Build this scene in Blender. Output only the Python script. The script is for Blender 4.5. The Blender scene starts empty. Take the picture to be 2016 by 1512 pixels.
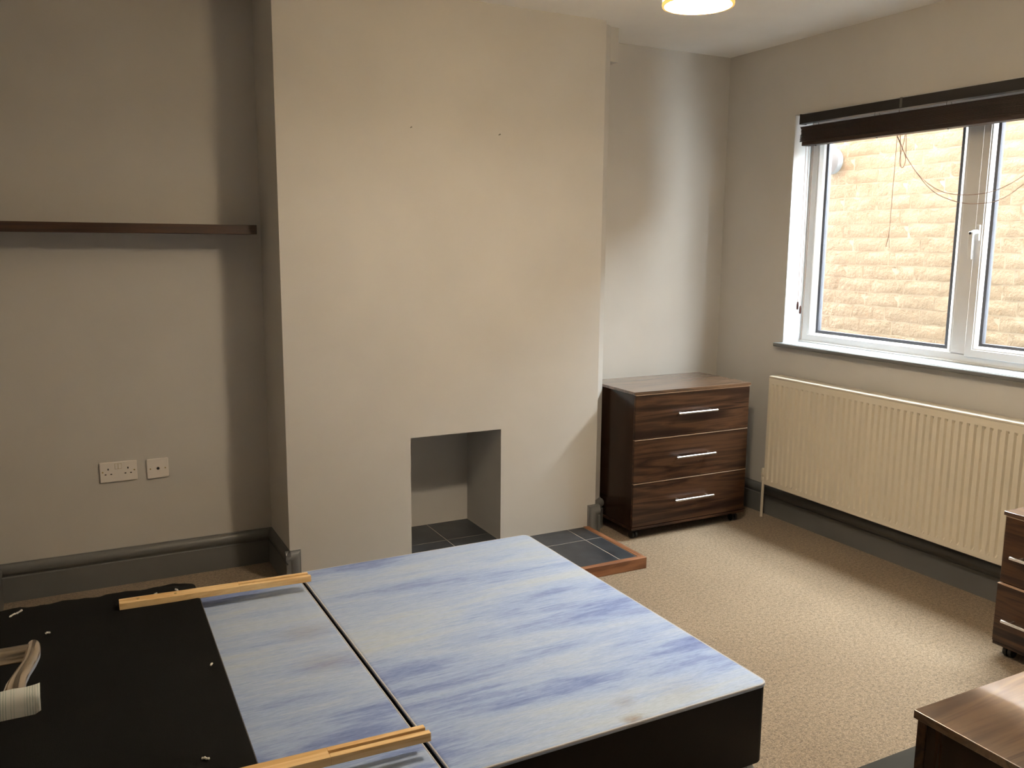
import bpy, bmesh, math, random
from mathutils import Vector, Matrix
random.seed(7)
scene = bpy.context.scene
COL = scene.collection
R = math.radians

# ------------------------------------------------------------------ camera
cam_d = bpy.data.cameras.new('camera')
cam = bpy.data.objects.new('camera', cam_d)
COL.objects.link(cam)
cam_d.sensor_fit = 'HORIZONTAL'
cam_d.sensor_width = 36.0
cam_d.lens = 30.625
cam_d.clip_start = 0.02
_r = Vector((0.88795075, -0.45986996, 0.00794317))
_u = Vector((0.06623022, 0.14493414, 0.98722219))
_f = Vector((0.45514506, 0.8760786, -0.15915166))
cam.matrix_world = Matrix(((_r.x, _u.x, -_f.x, 0.0), (_r.y, _u.y, -_f.y, 0.0), (_r.z, _u.z, -_f.z, 1.4707), (0, 0, 0, 1)))
scene.camera = cam

# ------------------------------------------------------------------ world: pale overcast sky
world = bpy.data.worlds.new('overcast_sky')
scene.world = world
world.use_nodes = True
bg = world.node_tree.nodes['Background']
bg.inputs['Color'].default_value = (0.90, 0.95, 1.0, 1)
bg.inputs['Strength'].default_value = 80.0

# portal that guides sky sampling through the window (gives off no light itself)
pl = bpy.data.lights.new('window_portal', 'AREA')
pl.shape = 'RECTANGLE'; pl.size = 1.86; pl.size_y = 1.15
pl.cycles.is_portal = True
po = bpy.data.objects.new('window_portal', pl); COL.objects.link(po)
po.location = (3.63, 2.51, 1.55); po.rotation_euler = (0, R(90), 0)
po.rotation_euler = (R(90), 0, R(90))

# ------------------------------------------------------------------ colour management
scene.view_settings.view_transform = 'Standard'
scene.view_settings.look = 'None'
scene.view_settings.gamma = 1.0
scene.view_settings.use_curve_mapping = False
scene.view_settings.exposure = 0.48
scene.cycles.use_denoising = True
scene.cycles.max_bounces = 7
scene.cycles.diffuse_bounces = 4
scene.cycles.glossy_bounces = 3
scene.cycles.use_adaptive_sampling = True
scene.cycles.adaptive_threshold = 0.05
scene.cycles.adaptive_min_samples = 36
scene.cycles.transparent_max_bounces = 12
scene.cycles.sample_clamp_indirect = 8.0
LAMP_W = 225.0
LAMP_SIDE = 38.0

# ================================================================== helpers: materials
def srgb(r, g, b):
    def c(v):
        v /= 255.0
        return v / 12.92 if v <= 0.04045 else ((v + 0.055) / 1.055) ** 2.4
    return (c(r), c(g), c(b), 1.0)

class NT:
    def __init__(self, name):
        self.m = bpy.data.materials.new(name); self.m.use_nodes = True
        self.t = self.m.node_tree; self.t.nodes.clear()
        self.out = self.n('ShaderNodeOutputMaterial')
        self.b = self.n('ShaderNodeBsdfPrincipled')
        self.l(self.b.outputs[0], self.out.inputs[0])
    def n(self, t, **k):
        nd = self.t.nodes.new(t)
        for a, v in k.items(): setattr(nd, a, v)
        return nd
    def l(self, a, b): self.t.links.new(a, b)
    def coords(self, scale=(1, 1, 1), rand=False, loc=(0, 0, 0), kind='Object'):
        tc = self.n('ShaderNodeTexCoord'); mp = self.n('ShaderNodeMapping')
        mp.inputs['Scale'].default_value = scale
        mp.inputs['Location'].default_value = loc
        src = tc.outputs[kind]
        if rand:
            oi = self.n('ShaderNodeObjectInfo')
            mul = self.n('ShaderNodeMath', operation='MULTIPLY'); mul.inputs[1].default_value = 37.0
            self.l(oi.outputs['Random'], mul.inputs[0])
            add = self.n('ShaderNodeVectorMath', operation='ADD')
            self.l(src, add.inputs[0]); self.l(mul.outputs[0], add.inputs[1])
            src = add.outputs[0]
        self.l(src, mp.inputs['Vector'])
        return mp.outputs[0]
    def noise(self, vec, scale, detail=4, rough=0.5, dist=0.0):
        nd = self.n('ShaderNodeTexNoise')
        nd.inputs['Scale'].default_value = scale; nd.inputs['Detail'].default_value = detail
        nd.inputs['Roughness'].default_value = rough; nd.inputs['Distortion'].default_value = dist
        self.l(vec, nd.inputs['Vector'])
        return nd.outputs['Fac']
    def ramp(self, fac, stops):
        nd = self.n('ShaderNodeValToRGB')
        e = nd.color_ramp.elements
        while len(e) < len(stops): e.new(0.5)
        for i, (p, c) in enumerate(stops):
            e[i].position = p; e[i].color = c if len(c) == 4 else (*c, 1)
        self.l(fac, nd.inputs[0])
        return nd.outputs[0]
    def mix(self, fac, a, b, mode='MIX'):
        nd = self.n('ShaderNodeMix', data_type='RGBA', blend_type=mode)
        if isinstance(fac, float): nd.inputs[0].default_value = fac
        else: self.l(fac, nd.inputs[0])
        for i, v in ((6, a), (7, b)):
            if isinstance(v, tuple): nd.inputs[i].default_value = v
            else: self.l(v, nd.inputs[i])
        return nd.outputs[2]
    def bump(self, h, strength, dist):
        nd = self.n('ShaderNodeBump')
        nd.inputs['Strength'].default_value = strength; nd.inputs['Distance'].default_value = dist
        self.l(h, nd.inputs['Height'])
        self.l(nd.outputs[0], self.b.inputs['Normal'])
    def set(self, **k):
        for a, v in k.items():
            nm = {'col': 'Base Color', 'rough': 'Roughness', 'metal': 'Metallic', 'spec': 'Specular IOR Level',
                  'ecol': 'Emission Color', 'estr': 'Emission Strength', 'coat': 'Coat Weight', 'crough': 'Coat Roughness',
                  'sheen': 'Sheen Weight'}[a]
            if hasattr(v, 'links') or hasattr(v, 'is_linked'): self.l(v, self.b.inputs[nm])
            else: self.b.inputs[nm].default_value = v
        return self

def paint(name, col, rough=0.6, amt=0.04, scale=3.0, bump=0.15, spec=0.35):
    t = NT(name); v = t.coords()
    n1 = t.noise(v, scale, 3)
    c2 = tuple(x * (1 - amt * 3) for x in col[:3]) + (1,)
    c = t.mix(n1, c2, tuple(min(1, x * (1 + amt)) for x in col[:3]) + (1,))
    t.set(col=c, rough=rough, spec=spec)
    t.bump(t.noise(v, 220, 2), bump, 0.0006)
    return t.m

def plain(name, col, rough=0.5, metal=0.0, spec=0.5, nscale=60, bump=0.0, var=0.06):
    t = NT(name); v = t.coords()
    n1 = t.noise(v, nscale, 3)
    c = t.mix(n1, tuple(x * (1 - var) for x in col[:3]) + (1,), tuple(min(1, x * (1 + var)) for x in col[:3]) + (1,))
    t.set(col=c, rough=rough, metal=metal, spec=spec)
    if bump: t.bump(n1, bump, 0.001)
    return t.m

M = {}
M['wall'] = paint('taupe_wall_paint', (0.555, 0.535, 0.505, 1), 0.55)
M['ceiling'] = paint('ceiling_white_paint', (0.90, 0.88, 0.84, 1), 0.8)
M['white_paint'] = paint('white_gloss_reveal_paint', (0.58, 0.59, 0.60, 1), 0.45, amt=0.02)
M['sill_gloss'] = paint('sky_tinted_sill_gloss', (0.42, 0.46, 0.50, 1), 0.16, amt=0.02, bump=0.05, spec=0.6)  # pale sill top; the sky's reflected blue is put into its colour
M['skirting'] = paint('grey_skirting_paint', (0.135, 0.137, 0.135, 1), 0.34, amt=0.06, scale=6, bump=0.2, spec=0.5)
M['upvc'] = plain('white_upvc', (0.70, 0.70, 0.70, 1), 0.28, nscale=15, var=0.02)
M['gasket'] = plain('grey_gasket', (0.07, 0.075, 0.09, 1), 0.5)
M['radiator'] = plain('cream_radiator_enamel', (0.66, 0.60, 0.49, 1), 0.32, nscale=8, var=0.03)
M['chrome'] = plain('brushed_chrome', (0.92, 0.92, 0.94, 1), 0.30, 1.0, nscale=200, var=0.04)
M['brass_steel'] = plain('worn_satin_nickel', (0.50, 0.43, 0.35, 1), 0.13, 1.0, nscale=30, var=0.10)
M['black_plastic'] = plain('black_castor_plastic', (0.012, 0.012, 0.014, 1), 0.4)
M['white_plastic'] = plain('white_socket_plastic', (0.78, 0.73, 0.68, 1), 0.3, nscale=20, var=0.02)
M['hole'] = plain('black_socket_hole', (0.005, 0.005, 0.005, 1), 0.7)
M['screw'] = plain('brass_screw', (0.45, 0.36, 0.16, 1), 0.35, 1.0)
M['dark_wood'] = None
M['hardware'] = plain('dark_blind_rail', (0.012, 0.009, 0.008, 1), 0.35)
M['cord'] = plain('beige_cord', (0.26, 0.17, 0.12, 1), 0.8)
M['toggle'] = plain('dark_red_wood_toggle', (0.05, 0.012, 0.008, 1), 0.4)
M['grey_plastic'] = plain('pale_grey_flue_plastic', (0.13, 0.14, 0.145, 1), 0.6)
M['nail'] = plain('steel_nail', (0.16, 0.15, 0.13, 1), 0.4, 0.8)
M['fluff'] = plain('white_wadding', (0.75, 0.74, 0.70, 1), 0.9, bump=0.5)
M['piping'] = plain('pale_bed_piping', (0.46, 0.46, 0.48, 1), 0.8, nscale=300, bump=0.3)
M['mat'] = plain('dark_grey_slab', (0.034, 0.033, 0.029, 1), 0.95, nscale=400, bump=0.3, spec=0.1)
M['grout'] = plain('light_grout', (0.44, 0.40, 0.34, 1), 0.9, nscale=80, var=0.12)
M['door'] = paint('white_door_paint', (0.66, 0.65, 0.62, 1), 0.4)

def wood(name, dark, mid, light, axis, scale=1.0, rough=0.22, spec=0.5, coat=0.0, cior=1.5):
    t = NT(name)
    s = [14.0, 14.0, 14.0]
    s['xyz'.index(axis)] = 0.9
    v = t.coords(tuple(x * scale for x in s), rand=True)
    big = t.noise(v, 1.0, 5, 0.55, 1.1)
    s2 = [120.0] * 3; s2['xyz'.index(axis)] = 4.0
    v2 = t.coords(tuple(x * scale for x in s2), rand=True)
    fine = t.noise(v2, 1.0, 3, 0.6)
    f = t.n('ShaderNodeMath', operation='MULTIPLY_ADD')
    t.l(fine, f.inputs[0]); f.inputs[1].default_value = 0.13; t.l(big, f.inputs[2])
    c = t.ramp(f.outputs[0], [(0.40, dark), (0.50, mid), (0.57, light), (0.63, mid), (0.67, dark), (0.72, mid), (0.82, light)])
    t.set(col=c, rough=rough, spec=spec, coat=coat, crough=0.07)
    t.b.inputs['Coat IOR'].default_value = cior
    t.bump(fine, 0.08, 0.0005)
    return t.m
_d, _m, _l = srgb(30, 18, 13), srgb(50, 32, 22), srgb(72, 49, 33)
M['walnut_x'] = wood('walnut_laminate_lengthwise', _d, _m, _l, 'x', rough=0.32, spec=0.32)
M['walnut_top'] = wood('walnut_laminate_top', srgb(60, 42, 30), srgb(84, 60, 43), srgb(104, 77, 56), 'x', rough=0.34, spec=0.5, coat=1.0, cior=1.75)  # tops lighter than the fronts, standing in for reflected light
M['walnut_reflect_top'] = wood('walnut_laminate_reflect_top', srgb(74, 54, 40), srgb(100, 76, 58), srgb(120, 94, 72), 'x', rough=0.34, spec=0.5, coat=1.0, cior=2.4)  # nearest top lightened further, window reflection put into its colour
M['walnut_z'] = wood('walnut_laminate_upright', srgb(30, 19, 13), srgb(42, 27, 19), srgb(54, 36, 25), 'z')
M['walnut_lit_edge'] = wood('walnut_lit_edge_strip', srgb(150, 122, 100), srgb(166, 138, 116), srgb(178, 152, 130), 'x')  # light on the drawers' top bevels, painted as pale strips
M['shelf'] = wood('dark_walnut_shelf_veneer', srgb(34, 19, 12), srgb(46, 27, 16), srgb(60, 36, 21), 'x', rough=0.4)
M['blind'] = wood('dark_walnut_blind_slat', srgb(24, 12, 7), srgb(34, 18, 11), srgb(44, 25, 16), 'y', rough=0.45)
M['hearth_wood'] = wood('orange_brown_hearth_wood', srgb(100, 64, 42), srgb(122, 80, 53), srgb(140, 96, 66), 'x', rough=0.45)
M['hearth_wood_y'] = wood('orange_brown_hearth_wood_side', srgb(100, 64, 42), srgb(122, 80, 53), srgb(140, 96, 66), 'y', rough=0.45)
M['pine'] = wood('pine_strut', srgb(206, 166, 110), srgb(222, 186, 132), srgb(234, 204, 152), 'x', scale=1.4, rough=0.5, spec=0.3)

def carpet():
    t = NT('beige_twist_pile_carpet'); v = t.coords()
    n1 = t.noise(v, 210, 2, 0.8); n2 = t.noise(v, 75, 3, 0.75); n3 = t.noise(v, 2.2, 3)
    a = t.ramp(n1, [(0.30, srgb(92, 78, 62)), (0.50, srgb(168, 152, 130)), (0.66, srgb(226, 214, 196))])
    b = t.ramp(n2, [(0.38, srgb(110, 95, 76)), (0.58, srgb(202, 188, 166))])
    c = t.mix(0.42, a, b)
    d = t.mix(n3, srgb(170, 160, 148), srgb(198, 190, 180))
    e = t.mix(1.0, c, d, 'MULTIPLY')
    t.set(col=e, rough=0.95, spec=0.1, sheen=0.2)
    ad = t.n('ShaderNodeMath', operation='ADD'); t.l(n1, ad.inputs[0]); t.l(n2, ad.inputs[1])
    t.bump(ad.outputs[0], 0.6, 0.004)
    return t.m
M['carpet'] = carpet()

def bed_fabric(name, off):
    t = NT(name)
    v = t.coords((1.0, 5.5, 1.0), loc=off)
    band = t.noise(v, 1.05, 5, 0.6, 0.3)
    v2 = t.coords((9.0, 95.0, 9.0), loc=off)
    st = t.noise(v2, 1.0, 5, 0.65, 0.3)
    v3 = t.coords((46, 330, 46), loc=off)
    fine = t.noise(v3, 1.0, 2, 0.7)
    f = t.n('ShaderNodeMath', operation='MULTIPLY_ADD'); t.l(st, f.inputs[0]); f.inputs[1].default_value = 0.26; t.l(band, f.inputs[2])
    c = t.ramp(f.outputs[0], [(0.44, srgb(70, 92, 158)), (0.54, srgb(108, 131, 188)), (0.62, srgb(144, 166, 208)), (0.71, srgb(163, 181, 211)), (0.82, srgb(174, 187, 202))])
    c = t.mix(0.22, c, t.ramp(fine, [(0.3, srgb(66, 80, 110)), (0.7, srgb(178, 190, 206))]))
    # old brown stains near the foot edge
    for (x, y, r, k) in ((0.498, -1.362, 0.045, 0.8), (0.525, -1.285, 0.05, 0.35), (0.70, -1.30, 0.12, 0.15), (-0.1, -0.5, 0.12, 0.3), (-0.09, -0.72, 0.13, 0.3)):
        tc = t.n('ShaderNodeTexCoord'); mp = t.n('ShaderNodeMapping', vector_type='TEXTURE')
        mp.inputs['Location'].default_value = (x, y, 0.29); mp.inputs['Scale'].default_value = (r, r * 0.6, 0.2)
        t.l(tc.outputs['Object'], mp.inputs[0])
        wn = t.n('ShaderNodeVectorMath', operation='ADD')
        nz = t.n('ShaderNodeTexNoise'); nz.inputs['Scale'].default_value = 2.2; t.l(mp.outputs[0], nz.inputs['Vector'])
        sc = t.n('ShaderNodeVectorMath', operation='SCALE'); sc.inputs['Scale'].default_value = 0.9
        t.l(nz.outputs['Color'], sc.inputs[0])
        sb = t.n('ShaderNodeVectorMath', operation='SUBTRACT'); sb.inputs[1].default_value = (0.45, 0.45, 0.45); t.l(sc.outputs[0], sb.inputs[0])
        t.l(mp.outputs[0], wn.inputs[0]); t.l(sb.outputs[0], wn.inputs[1])
        gr = t.n('ShaderNodeTexGradient', gradient_type='SPHERICAL'); t.l(wn.outputs[0], gr.inputs[0])
        ml = t.n('ShaderNodeMath', operation='MULTIPLY'); ml.inputs[1].default_value = k; t.l(gr.outputs['Fac'], ml.inputs[0])
        c = t.mix(ml.outputs[0], c, srgb(128, 108, 76))
    t.set(col=c, rough=0.85, spec=0.2, sheen=0.3)
    t.bump(fine, 0.25, 0.001)
    return t.m
M['bed_fabric_foot'] = bed_fabric('blue_streaked_damask', (0.3, 0.2, 0))
M['bed_fabric_head'] = bed_fabric('blue_streaked_damask_worn', (3.1, 1.9, 0))
M['bed_side'] = plain('black_brown_leatherette', (0.0075, 0.0055, 0.005, 1), 0.55, nscale=90, bump=0.2, spec=0.2)
M['base_cloth'] = plain('black_dust_cover_cloth', (0.0045, 0.0045, 0.0045, 1), 0.9, nscale=500, bump=0.4, spec=0.08)
M['hb_edge'] = plain('dark_brown_headboard_edge', (0.020, 0.013, 0.011, 1), 0.5, nscale=60)

def slate():
    t = NT('black_slate_tile'); v = t.coords(rand=True)
    n = t.noise(v, 9, 5, 0.6); n2 = t.noise(v, 70, 3)
    c = t.ramp(n, [(0.3, srgb(34, 36, 40)), (0.7, srgb(58, 61, 66))])
    t.set(col=c, rough=0.42, spec=0.5)
    t.bump(n, 0.35, 0.002)
    return t.m
M['slate'] = slate()

def brickmat(name, tex):
    t = NT(name); v = t.coords(rand=not tex)
    n = t.noise(v, 34, 6, 0.65); n2 = t.noise(v, 7, 3)
    c = t.ramp(n2, [(0.3, srgb(132, 116, 94)), (0.7, srgb(152, 135, 112))])
    c = t.mix(t.ramp(n, [(0.30, (1, 1, 1, 1)), (0.40, (0, 0, 0, 1))]), c, srgb(150, 122, 92))
    if tex:
        tc = t.n('ShaderNodeTexCoord'); sp = t.n('ShaderNodeSeparateXYZ'); cb = t.n('ShaderNodeCombineXYZ')
        t.l(tc.outputs['Object'], sp.inputs[0]); t.l(sp.outputs['Y'], cb.inputs['X']); t.l(sp.outputs['Z'], cb.inputs['Y'])
        br = t.n('ShaderNodeTexBrick'); br.inputs['Scale'].default_value = 1.0
        br.inputs['Brick Width'].default_value = 0.235; br.inputs['Row Height'].default_value = 0.08
        br.inputs['Mortar Size'].default_value = 0.006; br.inputs['Mortar Smooth'].default_value = 0.6
        t.l(cb.outputs[0], br.inputs['Vector'])
        c = t.mix(br.outputs['Fac'], c, srgb(162, 146, 124))
        inv = t.n('ShaderNodeMath', operation='SUBTRACT'); inv.inputs[0].default_value = 1.0; t.l(br.outputs['Fac'], inv.inputs[1])
        ad = t.n('ShaderNodeMath', operation='MULTIPLY_ADD'); t.l(n, ad.inputs[0]); ad.inputs[1].default_value = 0.6; t.l(inv.outputs[0], ad.inputs[2])
        t.bump(ad.outputs[0], 0.8, 0.006)
    else:
        n3 = t.noise(v, 13, 4, 0.6, 0.6)
        ad = t.n('ShaderNodeMath', operation='ADD'); t.l(n, ad.inputs[0]); t.l(n3, ad.inputs[1])
        t.bump(ad.outputs[0], 0.8, 0.008)
    t.set(col=c, rough=0.85, spec=0.2)
    return t.m
M['brick'] = brickmat('cream_painted_brick', False)
M['brick_far'] = brickmat('cream_painted_brickwork', True)
M['mortar'] = plain('cream_painted_mortar', srgb(172, 158, 136), 0.9, nscale=50, bump=0.5)
M['dark_absorber'] = plain('dark_brown_light_absorber', (0.10, 0.06, 0.045, 1), 0.9, nscale=40, var=0.2, bump=0.4)
M['concrete'] = plain('pale_bounce_concrete', (0.42, 0.41, 0.39, 1), 0.9, nscale=12, var=0.15, bump=0.3)  # unseen ground, made pale to bounce daylight up to the ceiling

def glass():
    t = NT('window_glass')
    t.t.nodes.remove(t.b)
    tr = t.n('ShaderNodeBsdfTransparent'); tr.inputs[0].default_value = (0.96, 0.98, 0.97, 1)
    gl = t.n('ShaderNodeBsdfGlossy'); gl.inputs['Roughness'].default_value = 0.02
    lw = t.n('ShaderNodeLayerWeight'); lw.inputs['Blend'].default_value = 0.5
    pw = t.n('ShaderNodeMath', operation='POWER'); pw.inputs[1].default_value = 4.0; t.l(lw.outputs['Facing'], pw.inputs[0])
    fr = t.n('ShaderNodeMath', operation='MULTIPLY_ADD'); fr.inputs[1].default_value = 0.5; fr.inputs[2].default_value = 0.03; t.l(pw.outputs[0], fr.inputs[0])
    mx = t.n('ShaderNodeMixShader')
    t.l(fr.outputs[0], mx.inputs[0]); t.l(tr.outputs[0], mx.inputs[1]); t.l(gl.outputs[0], mx.inputs[2])
    t.l(mx.outputs[0], t.out.inputs[0])
    return t.m
M['glass'] = glass()

def emit(name, col, base, s):
    t = NT(name); t.set(col=base, rough=0.6, ecol=col, estr=s)
    return t.m
M['lamp_glow'] = emit('lamp_diffuser_lit', (1.0, 0.84, 0.64, 1), (0.9, 0.88, 0.8, 1), LAMP_W)
M['lamp_shade'] = emit('lamp_shade_lit_yellow', (1.0, 0.74, 0.42, 1), (0.8, 0.55, 0.22, 1), LAMP_SIDE)
M['lamp_top'] = emit('lamp_top_uplight_glow', (1.0, 0.84, 0.64, 1), (0.9, 0.88, 0.8, 1), 700.0)
M['lamp_rim'] = emit('lamp_rim_gold', (1.0, 0.52, 0.13, 1), (0.75, 0.5, 0.18, 1), 0.75)

def paper():
    t = NT('printed_paper_label'); v = t.coords()
    w = t.n('ShaderNodeTexWave', wave_type='BANDS', bands_direction='X'); w.inputs['Scale'].default_value = 130; w.inputs['Distortion'].default_value = 1.5
    t.l(v, w.inputs['Vector'])
    n = t.noise(t.coords((120, 3, 3)), 1.0, 2)
    c = t.ramp(w.outputs['Fac'], [(0.6, srgb(226, 230, 226)), (0.95, srgb(176, 192, 188))])
    c = t.mix(t.ramp(n, [(0.45, (0, 0, 0, 1)), (0.55, (1, 1, 1, 1))]), srgb(228, 230, 226), c)
    t.set(col=c, rough=0.6)
    return t.m
M['paper'] = paper()

# ================================================================== helpers: geometry
FR = {}                     # object -> root frame matrix (world) used for its parts
class MB:
    def __init__(self): self.v = []; self.f = []
    def add(self, vs, fs):
        o = len(self.v); self.v += [tuple(p) for p in vs]; self.f += [[i + o for i in f] for f in fs]; return self
    def box(self, x0, x1, y0, y1, z0, z1):
        return self.add([(x0, y0, z0), (x1, y0, z0), (x1, y1, z0), (x0, y1, z0), (x0, y0, z1), (x1, y0, z1), (x1, y1, z1), (x0, y1, z1)],
                        [(0, 3, 2, 1), (4, 5, 6, 7), (0, 1, 5, 4), (1, 2, 6, 5), (2, 3, 7, 6), (3, 0, 4, 7)])
    def prism(self, poly, z0, z1):          # xy polygon, counter-clockwise
        n = len(poly)
        return self.add([(x, y, z0) for x, y in poly] + [(x, y, z1) for x, y in poly],
                        [tuple(range(n))[::-1], tuple(range(n, 2 * n))] + [(i, (i + 1) % n, (i + 1) % n + n, i + n) for i in range(n)])
    def loft(self, rings, cap=True, closed=True):
        n = len(rings[0]); vs = [p for r in rings for p in r]; fs = []
        for k in range(len(rings) - 1):
            for i in range(n if closed else n - 1):
                j = (i + 1) % n
                fs.append((k * n + i, k * n + j, (k + 1) * n + j, (k + 1) * n + i))
        if cap:
            fs.append(tuple(range(n))[::-1]); fs.append(tuple((len(rings) - 1) * n + i for i in range(n)))
        return self.add(vs, fs)
    def tube(self, path, r, seg=10, cap=True):
        P = [Vector(p) for p in path]; rings = []
        rr = r if isinstance(r, (list, tuple)) else [r] * len(P)
        up = None
        for i, p in enumerate(P):
            d = (P[min(i + 1, len(P) - 1)] - P[max(i - 1, 0)]).normalized()
            if up is None:
                up = Vector((0, 0, 1)) if abs(d.z) < 0.9 else Vector((1, 0, 0))
            a = d.cross(up).normalized(); b = a.cross(d).normalized(); up = b
            rings.append([tuple(p + (a * math.cos(2 * math.pi * k / seg) + b * math.sin(2 * math.pi * k / seg)) * rr[i]) for k in range(seg)])
        return self.loft(rings, cap)
    def lathe(self, c, prof, seg=32, cap=True):   # prof: (r, z) around vertical axis
        return self.loft([[(c[0] + r * math.cos(2 * math.pi * k / seg), c[1] + r * math.sin(2 * math.pi * k / seg), c[2] + z) for k in range(seg)] for r, z in prof], cap)
    def build(self, name, mat, parent=None, bevel=0.0, seg=2, smooth=False, local=False):
        me = bpy.data.meshes.new(name)
        vs = self.v
        fr = FR.get(parent) if parent is not None else None
        if fr is not None and not local:
            inv = fr.inverted(); vs = [tuple(inv @ Vector(p)) for p in vs]
        me.from_pydata(vs, [], self.f); me.validate()
        bm = bmesh.new(); bm.from_mesh(me); bmesh.ops.recalc_face_normals(bm, faces=bm.faces); bm.to_mesh(me); bm.free()
        me.materials.append(mat)
        o = bpy.data.objects.new(name, me); COL.objects.link(o)
        if parent is not None:
            o.parent = parent
            if fr is not None: FR[o] = fr
        if bevel:
            md = o.modifiers.new('bevel', 'BEVEL'); md.width = bevel; md.segments = seg; md.limit_method = 'ANGLE'; md.angle_limit = R(40)
            md.harden_normals = False
        if smooth or bevel:
            me.shade_smooth() if smooth else None
            if smooth:
                try: me.set_sharp_from_angle(angle=R(38))
                except Exception: pass
        return o

def tag(o, label, cat=None, group=None, kind=None):
    o['label'] = label
    if cat: o['category'] = cat
    if group: o['group'] = group
    if kind: o['kind'] = kind
    return o
def thing(name, label, cat, loc=(0, 0, 0), rz=0.0, group=None, kind=None):
    o = bpy.data.objects.new(name, None); COL.objects.link(o)
    o.empty_display_size = 0.1
    o.location = loc; o.rotation_euler = (0, 0, rz)
    FR[o] = Matrix.Translation(loc) @ Matrix.Rotation(rz, 4, 'Z')
    return tag(o, label, cat, group, kind)
def sub(o, name, loc):            # share a mesh at another place
    c = o.copy(); COL.objects.link(c); c.location = loc; return c

# ================================================================== dimensions
XL, XR, YB, YA, ZC, YN = -0.3004, 3.4213, 3.6101, 3.9667, 2.504, 0.39
BX1, BX2 = 0.8072, 2.3592
FX1, FX2, FZ = 1.3632, 1.8191, 0.602
WY0, WY1, WZ0, WZ1 = 1.57, 3.452, 0.957, 2.135     # window opening
XO = 3.628                                           # outer face of window wall

# ================================================================== room shell
tag(MB().box(XL - 0.15, XR + 0.02, -1.3, 4.2, -0.08, 0).build('floor', M['carpet']), 'beige twist pile carpet covering the bedroom floor', 'floor', kind='structure')
tag(MB().box(XL - 0.15, XO, -1.3, 4.2, ZC, ZC + 0.12).build('ceiling', M['ceiling']), 'off-white painted ceiling of the bedroom', 'ceiling', kind='structure')
tag(MB().box(XL - 0.15, XL, YN - 0.12, 4.2, 0, ZC).build('wall_left', M['wall']), 'taupe painted wall left of the bed', 'wall', kind='structure')

w = MB()
w.box(XL, FX1, YA, 4.2, 0, ZC).box(FX2, XR, YA, 4.2, 0, ZC).box(FX1, FX2, YA, 4.2, FZ, ZC)
tag(w.build('wall_back', M['wall']), 'taupe painted wall at the back of both alcoves', 'wall', kind='structure')

w = MB()                     # projecting breast with a square fireplace opening
w.box(BX1, FX1, YB, YA, 0, ZC).box(FX2, BX2, YB, YA, 0, ZC).box(FX1, FX2, YB, YA, FZ, ZC)
w.box(FX1, FX2, 3.998, 4.2, 0, FZ)
cb = tag(w.build('wall_chimney_breast', M['wall']), 'projecting taupe chimney breast with a small square fireplace opening', 'wall', kind='structure')

w = MB()
w.prism([(BX2, 3.640), (2.446, 3.703), (2.446, YA), (BX2, YA)], 0, ZC)
pb = tag(w.build('wall_pipe_boxing', M['wall']), 'narrow painted pipe boxing beside the chimney breast', 'wall', kind='structure')
MB().box(BX2, 2.492, 3.7034, YA, 2.345, ZC).build('boxing_head', M['wall'], pb)

w = MB()                     # window wall; unseen upper height added to shade the brick outside
w.box(XR, XO, -0.2, WY0, 0, 5.0).box(XR, XO, WY1, 4.2, 0, 5.0).box(XR, XO, WY0, WY1, 0, WZ0 - 0.017).box(XR, XO, WY0, WY1, WZ1, 5.0)
tag(w.build('wall_right', M['wall']), 'taupe painted wall around the window and radiator', 'wall', kind='structure')

w = MB()                     # wall with the doorway the view comes through
DX0, DX1, DZ = -0.165, 0.76, 2.0
w.box(XL, DX0, YN - 0.12, YN, 0, ZC).box(DX1, XR, YN - 0.12, YN, 0, ZC).box(DX0, DX1, YN - 0.12, YN, DZ, ZC)
tag(w.build('wall_front', M['wall']), 'taupe painted wall with the doorway into the bedroom', 'wall', kind='structure')
w = MB()                     # landing behind the viewer
w.box(XL - 0.15, 2.0, -1.3, -1.2, 0, ZC).box(XL - 0.15, XL - 0.05, -1.2, YN - 0.12, 0, ZC).box(1.6, 1.7, -1.2, YN - 0.12, 0, ZC)
tag(w.build('wall_landing', M['wall']), 'painted landing walls outside the bedroom doorway', 'wall', kind='structure')

# ------------------------------------------------------------------ skirting boards
SK = [(0, 0), (0.018, 0), (0.018, 0.104), (0.012, 0.108), (0.013, 0.112), (0.018, 0.117), (0.0215, 0.126), (0.0215, 0.136), (0.018, 0.147), (0.012, 0.155), (0.006, 0.158), (0.005, 0.162), (0, 0.162)]
def skirting(path, names, skip_first=0, skip_last=0):
    P = [Vector((x, y)) for x, y in path]
    nrm = []
    for a, b in zip(P, P[1:]):
        d = (b - a).normalized(); nrm.append(Vector((d.y, -d.x)))
    mv = []
    for i in range(len(P)):
        if i == 0: mv.append(nrm[0])
        elif i == len(P) - 1: mv.append(nrm[-1])
        else: mv.append((nrm[i - 1] + nrm[i]) / (1 + nrm[i - 1].dot(nrm[i])))
    for i in range(len(P) - 1):
        if names[i] is None: continue
        ring = lambda k: [(P[k].x + mv[k].x * d, P[k].y + mv[k].y * d, z) for d, z in SK]
        o = MB().loft([ring(i), ring(i + 1)]).build(names[i][0], M['skirting'], smooth=True)
        tag(o, names[i][1], 'skirting board', kind='structure')
skirting([(XL, YN), (XL, YA), (BX1, YA), (BX1, YB - 0.02)],
         [('baseboard_left', 'grey moulded skirting board along the left wall'),
          ('baseboard_back_left', 'grey moulded skirting board under the two sockets'),
          ('baseboard_breast_left', 'grey moulded skirting board on the left side of the chimney breast')])
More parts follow.
